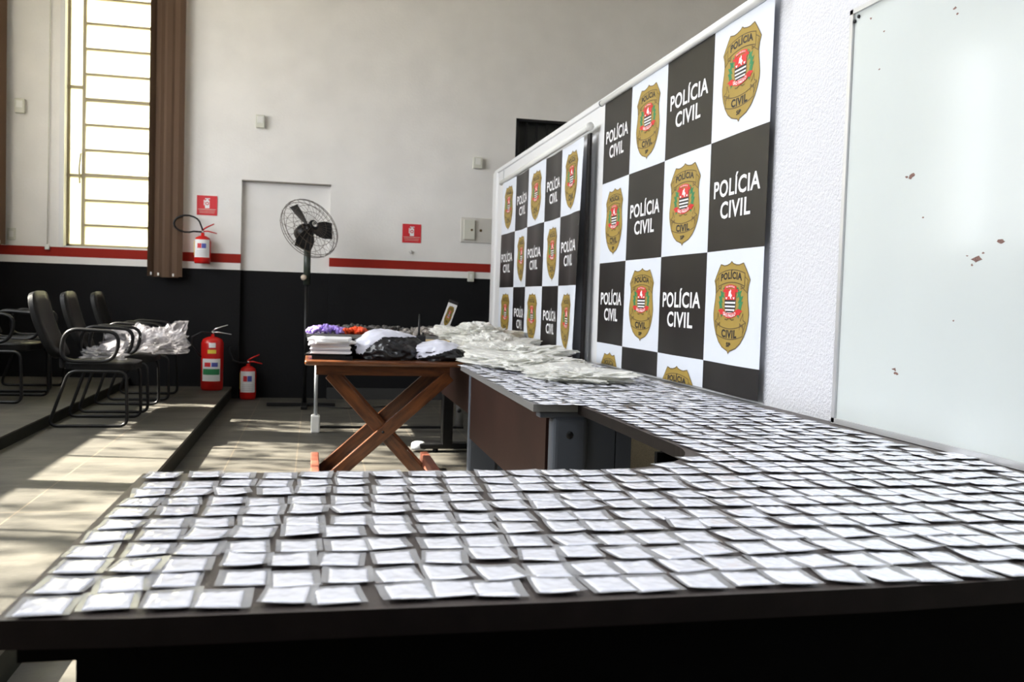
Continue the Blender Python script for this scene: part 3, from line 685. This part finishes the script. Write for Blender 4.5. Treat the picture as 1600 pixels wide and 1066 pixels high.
for i, (x, y, r, n, lo) in enumerate(near):
    k = rs.randrange(NV)
    o = bpy.data.objects.new('zip_sachet', MES[k][0]); sc.collection.objects.link(o)
    c = bpy.data.objects.new('powder_fill', MES[k][1]); sc.collection.objects.link(c); c.parent = o
    o.location = (x, y, T+.0006+rs.uniform(0, .0008)+(.0014 if r % 2 else 0)); o.rotation_euler = (R(-1.5+rs.uniform(-.5, .4)), R(rs.uniform(-.5, .5)), rs.gauss(0, .06)*lo**3+(rs.uniform(-.3, .3) if rs.random() < .06 else 0))
    row = 'front row' if r == 1 else '%s row from front edge' % ORD[r]
    side = 'left end' if r <= 11 else 'inner curve'
    tag(o, 'white powder sachet, %s, %s from %s' % (row, ORD[n], side), 'sachet', 'clear zip sachets of white powder in rows on the brown desk')
mb = MB()
def put(x, y, rz, z=T):
    k = rs.randrange(10); rot = Euler((R(-1.5), R(rs.uniform(-.5, .5)), rz)).to_matrix()
    for g, m in ((GLO[k][0], M_FILM), (GLO[k][1], M_FILL)):
        mb.add([rot @ Vector(v)+Vector((x, y, z+.0016)) for v in g[0]], g[1], m, True)
for (x, y, r, n, lo) in rest: put(x, y, rs.gauss(0, .12)*lo)
y = 3.24
while y < 6.6:
    x = .83 if y < 5.1 else .93
    while x < 1.68:
        if rs.random() > .03: put(x+rs.uniform(-.008, .008), y+rs.uniform(-.01, .01), rs.gauss(0, .16))
        x += .0655
    y += .0705
tag(mb.build('zip_sachets'), 'hundreds more powder sachets spread in rows towards the far end of the desks', 'sachets', kind='stuff')

# ------------------------------------------------------------------ chairs
def rloop(pts, rad, n=5):
    out = []; N = len(pts)
    for i in range(N):
        p = Vector(pts[i]); a = (Vector(pts[i-1])-p); b = (Vector(pts[(i+1) % N])-p); ra = min(rad, a.length*.45, b.length*.45)
        a = p+a.normalized()*ra; b = p+b.normalized()*ra
        for k in range(n+1):
            t = k/n; out.append(a*(1-t)**2+p*2*t*(1-t)+b*t*t)
    return out
def cushion(w_, d_, h_, bulge=.012, sub=4):
    b = bmesh.new(); bmesh.ops.create_cube(b, size=1)
    bmesh.ops.subdivide_edges(b, edges=b.edges[:], cuts=6, use_grid_fill=True)
    for v in b.verts:
        x, y, z = v.co*2; e = 5
        k = (abs(x)**e+abs(y)**e)**(1/e); k = max(k, 1e-6); m = max(abs(x), abs(y)); s = m/k if k > 0 else 1
        x *= s; y *= s; zz = z*(1-.35*max(0, m-.7)/.3)
        v.co = Vector((x*w_/2, y*d_/2, zz*h_/2+(bulge*(1-x*x)*(1-y*y)*(1 if z > 0 else 0))))
    return b
def make_chair(label, loc, rz=0):
    t = thing('visitor_chair', label, 'chair', loc, rz, 'black visitor chairs on the platforms')
    MB().bm(cushion(.48, .47, .07), mtx=Matrix.Translation((.04, 0, .43)), smooth=True).build('seat', M_LEATH, t)
    mt = Matrix.Translation((-.33, 0, .715)) @ Matrix.Rotation(R(-110), 4, 'Y') 
    bk = cushion(.50, .44, .055)
    for v in bk.verts: v.co.z += -.05*(v.co.y/.22)**2*0+.03*(1-(v.co.x/.25)**2)
    MB().bm(bk, mtx=mt, smooth=True).build('backrest', M_LEATH, t)
    MB().box((-.26, -.03, .40), (-.235, .03, .62), bev=.005).build('back_bracket', M_BMET, t)
    for s in (-1, 1):
        y = s*.265
        MB().tube(rloop([(-.27, y, .012), (.25, y, .012), (.24, y, .40), (-.14, y, .40)], .06), .012, closed=True).build('sled_leg', M_BMET, t)
        MB().tube(rloop([(-.2, y, .47), (.16, y, .47), (.2, y, .68), (-.17, y, .70)], .14, 7), .014, closed=True).build('armrest', M_BLACK, t)
    for x in (-.1, .18): MB().tube([(x, -.265, .40), (x, .265, .40)], .011).build('cross_bar', M_BMET, t)
    return t
c0 = make_chair('black visitor chair nearest the camera, holding a clear plastic bag', (-1.535, 7.22, .12))
dup(c0, (-1.53, 8.03, .12), label='second black visitor chair along the lower platform, with the big plastic bag')
dup(c0, (-1.50, 8.90, .12), label='third black visitor chair, farthest along the lower platform by the wall')
dup(c0, (-2.40, 7.95, .2), (0, 0, -.1), label='black visitor chair on the upper platform, cut by the left picture edge')
dup(c0, (-2.45, 8.75, .2), (0, 0, .05), label='black visitor chair on the upper platform close to the back wall')
crumpled('plastic_bag', 5, (.16, .14, .075), (-1.5, 7.2, .585), M_BAG, 'crumpled clear plastic bag on the seat of the nearest chair', 'plastic bag', amp=.5, sub=4, freq=2.4, spikes=3)
crumpled('plastic_bag', 15, (.21, .19, .15), (-1.42, 8.0, .60), M_BAG, 'large crumpled clear plastic bag filling the second chair', 'plastic bag', amp=.5, sub=5, freq=2.2, spikes=4)
crumpled('plastic_bag', 27, (.16, .2, .15), (-1.22, 8.15, .58), M_BAG, 'clear plastic bag hanging over the front of the second chair', 'plastic bag', amp=.5, sub=5, freq=2.4, spikes=5)

# ------------------------------------------------------------------ fire extinguishers and signs
def extinguisher(label, loc, r, h, wall=False, lab2=False, hose=1):
    t = thing('fire_extinguisher', label, 'fire extinguisher', loc, 0)
    MB().lathe([(0, 0), (r*.9, 0), (r, .02), (r, h-.06), (r*.85, h-.02), (r*.45, h), (.018, h+.005), (.018, h+.03), (0, h+.03)], n=28).build('cylinder', M_RED, t)
    n = 12; q = MB()
    def patch(a0, a1, z0, z1, m, e=.0015):
        vs = []
        for k in range(n+1):
            a = R(a0+(a1-a0)*k/n); vs += [((r+e)*math.sin(a), -(r+e)*math.cos(a), z0), ((r+e)*math.sin(a), -(r+e)*math.cos(a), z1)]
        q.add(vs, [[2*k, 2*k+2, 2*k+3, 2*k+1] for k in range(n)], m, True)
    if lab2:
        patch(-50, 50, h*.18, h*.60, M_PAPER); patch(-45, 45, h*.30, h*.41, M_GREEN, .0025); patch(-35, -2, h*.45, h*.53, M_SIGN, .0025); patch(2, 35, h*.45, h*.53, M_BLUE, .0025)
        patch(-12, 22, h*.81, h*.9, M_PAPER); patch(-18, 25, h*.70, h*.77, M_YEL)
    else:
        patch(-58, 58, h*.22, h*.86, M_PAPER); patch(-30, -2, h*.55, h*.72, M_SIGN, .0025); patch(0, 30, h*.55, h*.72, M_BLUE, .0025)
        for k in range(4): patch(-40, 40, h*(.28+.055*k), h*(.292+.055*k), M_PGREY, .0025)
        patch(-75, -62, h*.3, h*.8, M_YEL)
    q.build('label', None, t)
    MB().tube([(0, 0, h+.03), (0, 0, h+.055)], .013).build('valve', M_CHROME, t)
    mh = M_RED if not lab2 else M_CHROME
    MB().tube([(-.01, 0, h+.055), (.03, -.01, h+.085), (r*1.35, -.02, h+.125)], [.008, .008, .005]).tube([(-.01, 0, h+.045), (.05, -.01, h+.05), (r*1.7, -.02, h+.03)], [.008, .007, .005]).build('handle', mh, t)
    if hose == 1: pts = [(-.01+0, -.01, h+.04)]+[(-r*1.6+r*1.55*math.cos(a)-.02, -.02, h+.115+.085*math.sin(a)*1.0) for a in [R(-60-20*k) for k in range(15)]]+[(0, -.01, h+.06)]
    elif hose == 2: pts = [(0, -.02, h+.04), (-.1, -.03, h+.05), (-.19, -.03, h-.0), (-.2, -.03, h-.08), (-.14, -.04, h-.16), (-.1, -.04, h-.2)]
    else: pts = [(0, -.02, h+.04), (-.08, -.05, h+.04), (-.15, -.03, h+.06), (-.19, 0, h+.15), (-.18, 0, h+.2)]
    MB().tube(pts, .009).build('hose', M_BLACK, t)
    if wall: MB().box((-.015, r-.01, h-.1), (.015, YB-loc[1], h-.06)).build('wall_hook', M_BMET, t)
    return t
extinguisher('small red fire extinguisher hung on the back wall with looped hose', (-1.12, 9.84, 1.385), .082, .28, wall=True)
extinguisher('tall red fire extinguisher standing on the platform by the back wall', (-.985, 9.62, .12), .108, .53, lab2=True, hose=2)
extinguisher('small red fire extinguisher standing on the floor in the blocked doorway', (-.655, 9.9, 0), .083, .34, hose=3)
def sign(x, z, s, label):
    o = MB().box((x-s/2, YB-.006, z-s/2), (x+s/2, YB, z+s/2), M_SIGN)
    y = YB-.0065
    def rq(a, b, c, d, m=M_PWHT, e=0): o.add([(x+a*s, y-e, z+c*s), (x+b*s, y-e, z+c*s), (x+b*s, y-e, z+d*s), (x+a*s, y-e, z+d*s)], [[0, 1, 2, 3]], m)
    rq(-.10, .12, -.14, .26); rq(-.04, .06, .26, .36); rq(-.1, .14, .32, .37); rq(-.16, -.12, .0, .28)
    n = 14; o.add([(x+.01*s+.09*s*math.cos(6.283*k/n), y-.0005, z+.1*s+.09*s*math.sin(6.283*k/n)) for k in range(n)], [list(range(n))], M_SIGN)
    n = 10; o.add([(x+.01*s+.045*s*math.cos(6.283*k/n), y-.001, z+.1*s+.045*s*math.sin(6.283*k/n)) for k in range(n)], [list(range(n))], M_PWHT)
    for k in range(3): rq(-.42+.02*k, .42-.02*k, -.22-.08*k, -.205-.08*k, M_CREAM)
    rq(-.45, .45, -.195, -.185, M_CREAM)
    tag(o.build('extinguisher_sign'), label, 'sign')
sign(-1.095, 1.985, .2, 'red square extinguisher sign above the wall-hung extinguisher')
sign(1.01, 1.795, .2, 'red square extinguisher sign alone between the fan and the electrical box')
# small wall fittings
def fit(name, label, cat, x, z, w_, h_, d, m=M_CREAM, extra=None):
    t = thing(name, label, cat, (x, YB, z)); MB().box((-w_/2, -d, -h_/2), (w_/2, 0, h_/2), bev=.006).build('housing', m, t)
    if extra: extra(t)
    return t
lens = lambda t: MB().box((-.03, -.062, -.02), (.03, -.05, .05), bev=.004).build('lens', M_WHITE, t)
fit('motion_sensor', 'small white wall sensor left of the tall window', 'sensor', -2.853, 2.86, .09, .14, .06, extra=lens)
fit('motion_sensor', 'small white wall sensor above the blocked doorway', 'sensor', -.582, 2.87, .09, .13, .06, extra=lens)
fit('motion_sensor', 'small white wall sensor left of the barred opening', 'sensor', 1.70, 2.585, .1, .12, .06, extra=lens)
fit('wall_socket', 'small white socket low on the wall left of the window', 'socket', -2.93, 1.61, .075, .12, .012, extra=lambda t: MB().box((-.02, -.018, -.03), (.02, -.01, .03)).build('outlet', M_WHITE, t))
fit('wall_switch', 'small white switch box on the black band near the partition', 'switch', 1.665, 1.355, .07, .11, .03, extra=lambda t: MB().box((-.015, -.036, -.025), (.015, -.03, .025)).build('rocker', M_WHITE, t))
eb = thing('electrical_panel', 'cream electrical cover plate with a small door beside the partition', 'electrical panel', (1.71, YB, 1.86))
MB().box((-.17, -.015, -.135), (.17, 0, .135), bev=.004).build('cover_plate', M_WALL if False else mat('painted_cover', (.6, .58, .54), .6), eb)
MB().box((-.14, -.05, -.105), (-.02, -.015, .11), bev=.006).build('breaker_door', M_CREAM, eb)
MB().lathe([(0, .004), (.011, .004), (.013, 0)], mtx=Matrix.Translation((-.055, -.05, 0)) @ Matrix.Rotation(R(90), 4, 'X'), n=12).build('latch', M_GDK, eb)
MB().lathe([(0, .004), (.014, .004), (.016, 0)], mtx=Matrix.Translation((.05, -.015, 0)) @ Matrix.Rotation(R(90), 4, 'X'), n=12).build('knockout', M_GDK, eb)
hk = MB().tube([(1.005, YB, 1.60), (1.005, YB-.03, 1.60), (1.005, YB-.04, 1.575)], .01).lathe([(0, .01), (.018, .01), (.018, 0)], mtx=Matrix.Translation((1.005, YB, 1.6)) @ Matrix.Rotation(R(90), 4, 'X'), n=12).build('wall_hook', M_ALU)
tag(hk, 'small metal hook stub under the lone extinguisher sign', 'hook')
cl = thing('blind_cord', 'thin vertical cord with white weight left of the tall window', 'cord', (-2.6, YB-.02, 1.49))
MB().tube([(0, 0, .02), (0.005, 0, 1.2), (.012, 0, 3.2)], .004).build('cord', M_CREAM, cl); MB().box((-.02, -.015, -.02), (.02, .015, .03), bev=.004).build('weight', M_WHITE, cl)
# vertical blinds gathered to one side
def blind(name, label, x0, x1, y, z0, z1, n, seed):
    random.seed(seed); t = thing(name, label, 'blind', (0, 0, 0))
    for k in range(n):
        x = x0+(x1-x0)*(k+.5)/n; a = R(random.uniform(-12, 12)+(55 if k < n//3 else 12)); wv = .05
        p0 = (x-wv*math.cos(a), y-.012*k/n*0-wv*math.sin(a)); p1 = (x+wv*math.cos(a), y+wv*math.sin(a)); pm = ((p0[0]+p1[0])/2-.006*math.sin(a), (p0[1]+p1[1])/2-.008); yo = -.007*(k % 3)
        zb = z0+random.uniform(-.006, .006); vs = []
        for (px, py) in (p0, pm, p1): vs += [(px, py+yo, zb), (px, py+yo, z1), (px+.0005, py+yo+.0015, zb), (px+.0005, py+yo+.0015, z1)]
        s = MB().add(vs, [[0, 4, 5, 1], [4, 8, 9, 5], [6, 2, 3, 7], [10, 6, 7, 11], [0, 2, 6, 4], [4, 6, 10, 8], [1, 5, 7, 3], [5, 9, 11, 7], [0, 1, 3, 2], [8, 10, 11, 9]])
        q = MB(); q.add(vs, [[0, 4, 5, 1], [4, 8, 9, 5], [6, 2, 3, 7], [10, 6, 7, 11], [0, 2, 6, 4], [4, 6, 10, 8], [1, 5, 7, 3], [5, 9, 11, 7], [0, 1, 3, 2], [8, 10, 11, 9]])
        sl = q.build('slat', M_BLIND, t)
        if k % 2 == 0: MB().box((x-.008, y-.02+yo, zb+.012), (x+.008, y-.014+yo, zb+.04)).build('weight_clip', M_WHITE, sl)
    MB().box((x0-.9*(seed == 1), y-.02, z1), (x1, y+.03, z1+.04)).build('headrail', M_ALU, t)
    return t
blind('vertical_blind', 'brown vertical blind gathered at the right side of the tall window', -1.625, -1.345, YB-.11, 1.238, 4.72, 8, 1)
blind('vertical_blind', 'brown vertical blind just showing at the left picture edge', -3.25, -2.985, YB-.11, 1.5, 4.72, 7, 2)

# ------------------------------------------------------------------ pedestal fan
fn = thing('pedestal_fan', 'black pedestal fan with round wire cage in front of the blocked doorway', 'fan', (-.075, 9.3, 0))
MB().box((-.36, -.03, .0), (.30, .03, .035), bev=.006).box((-.03, -.3, .0), (.03, .3, .033), bev=.006).build('cross_base', M_BMET, fn)
MB().tube([(0, 0, .03), (0, 0, 1.25)], .02, n=12).build('lower_pole', M_BMET, fn)
MB().tube([(0, 0, 1.2), (0, 0, 1.62)], .034, n=14).build('upper_pole', mat('dark_grey_green_paint', (.035, .045, .035), .4), fn)
MB().lathe([(0, .02), (.025, .018), (.03, 0), (0, 0)], mtx=Matrix.Translation((-.03, -.035, 1.27)) @ Matrix.Rotation(R(80), 4, 'X'), n=12).build('height_knob', mat('beige_knob', (.6, .5, .4), .5), fn)
ax = Vector((.52, -.74, .42)).normalized(); zz = ax; xx = Vector((0, 0, 1)).cross(zz).normalized(); yy = zz.cross(xx)
HM = Matrix((xx, yy, zz)).transposed().to_4x4(); HM.translation = Vector((.01, -.06, 1.745))
def hv(p): return HM @ Vector(p)
hd = bpy.data.objects.new
MB().lathe([(0, -.17), (.05, -.165), (.085, -.14), (.09, -.07), (.075, -.02), (.03, 0), (0, 0)], mtx=HM, n=18).build('motor_housing', M_BLACK, fn)
MB().box((-.045, -.045, 1.58), (.03, .03, 1.68), bev=.01).build('tilt_joint', M_BLACK, fn)
cg = MB(); RC_ = .31
for rr_, z_ in ((RC_, .02), (RC_*.97, .045), (.22, .078), (.14, .092), (RC_*.97, -.02), (.22, -.055), (.13, -.065)):
    cg.tube([hv((rr_*math.cos(2*math.pi*k/40), rr_*math.sin(2*math.pi*k/40), z_)) for k in range(40)], .0032 if rr_ > .3 else .0022, closed=True, n=5)
for k in range(30):
    a = 2*math.pi*k/30
    def sw(r_, z_, tw): return hv((r_*math.cos(a+tw), r_*math.sin(a+tw), z_))
    cg.tube([sw(.05, .095, 0), sw(.14, .092, .05), sw(.22, .078, .12), sw(.29, .05, .2), sw(RC_+.008, .02, .22)], .0018, n=4)
    if k % 2 == 0: cg.tube([sw(.06, -.065, 0), sw(.14, -.065, 0), sw(.22, -.055, 0), sw(.29, -.03, 0), sw(RC_+.008, .0, 0)], .0018, n=4)
cg.build('wire_cage', M_FAN, fn)
bl = MB().lathe([(0, -.01), (.045, -.01), (.045, .035), (0, .04)], mtx=HM, n=16).build('blade_hub', M_BLACK, fn)
for th in (118, 238, 358):
    q = MB(); vs = []; n = 8
    for i in range(n+1):
        t = i/n; r_ = .03+.235*t; wd = .03+.055*math.sin(min(1, t*1.25)*math.pi*.62); tw = R(32-14*t)
        for s in (-1, -.33, .33, 1):
            a = R(th); u_ = s*wd; X = r_*math.cos(a)-u_*math.cos(tw)*math.sin(a); Y = r_*math.sin(a)+u_*math.cos(tw)*math.cos(a); vs.append(hv((X, Y, .015+u_*math.sin(tw)-.006*(1-s*s))))
    fs = [[i*4+k, i*4+k+1, (i+1)*4+k+1, (i+1)*4+k] for i in range(n) for k in range(3)]
    m0 = len(vs); off = HM.to_3x3() @ Vector((0, 0, -.003)); vs2 = vs+[v+off for v in vs]
    fs2 = fs+[[m0+q_ for q_ in reversed(f)] for f in fs]; bd = [i*4 for i in range(n+1)]+[n*4+k for k in (1, 2, 3)]+[i*4+3 for i in range(n-1, -1, -1)]+[2, 1]
    for i in range(len(bd)): a_, b_ = bd[i], bd[(i+1) % len(bd)]; fs2.append([b_, a_, m0+a_, m0+b_])
    q.add(vs2, fs2, None, False); q.build('blade', M_BLACK, fn)
MB().lathe([(0, .104), (.03, .104), (.048, .098), (.052, .088), (0, .088)], mtx=HM, n=20).build('badge_ring', M_BLACK, fn)
q = MB().lathe([(0, .1065), (.028, .1055), (.03, .103)], mtx=HM, m=M_CHROME, n=16)
q.tube([hv((.016*math.cos(a), .016*math.sin(a), .108)) for a in [R(30*k) for k in range(9)]], .003, M_INK, n=5); q.build('badge', None, fn)
pc = MB().tube([(.0, 9.2, .02), (.35, 9.05, .012), (.8, 9.25, .012), (1.1, 9.6, .012)], .006).build('power_cord', M_BLACK); tag(pc, 'black power cord trailing on the floor behind the rear table', 'cord')

# ------------------------------------------------------------------ tree outside the left windows (casts the dappled shade)
def tree(label, c, rad, n, seed, trunk):
    t = thing('tree', label, 'tree', (trunk[0], trunk[1], -.25)); random.seed(seed); q = MB()
    for i in range(n):
        while True:
            p = Vector([random.uniform(-1, 1) for _ in range(3)])
            if .25 < p.length < 1: break
        # clumps
        k = noise.noise(p*2.4+Vector((seed, 0, 0)))
        if k < -.05: continue
        p = Vector((c[0]+p.x*rad[0], c[1]+p.y*rad[1], c[2]+p.z*rad[2])); e = Euler([random.uniform(0, 6.3) for _ in range(3)]).to_matrix(); s = random.uniform(.05, .1)
        q.add([p-Vector((trunk[0], trunk[1], -.25))+e @ Vector(v)*s for v in ((-1, 0, 0), (0, -.5, .1), (1, 0, 0), (0, .5, .1))], [[0, 1, 2, 3]])
    q.build('foliage', M_LEAF, t)
    q = MB(); q.tube([(0, 0, 0), (.05, 0, 1.5), ((c[0]-trunk[0])*.4, (c[1]-trunk[1])*.4, 3), (c[0]-trunk[0], c[1]-trunk[1], c[2]+.4)], [.16, .13, .1, .04])
    q.build('trunk', M_BARK, t)
tree('leafy tree outside the left windows beside the chairs', (-5.9, 8.6, 5.3), (.9, 1.9, 1.5), 2600, 3, (-6.4, 8.8))
tree('thinner tree outside the left windows nearer the camera', (-6.4, 5.0, 5.6), (.8, 1.8, 1.1), 700, 8, (-6.8, 5.4))
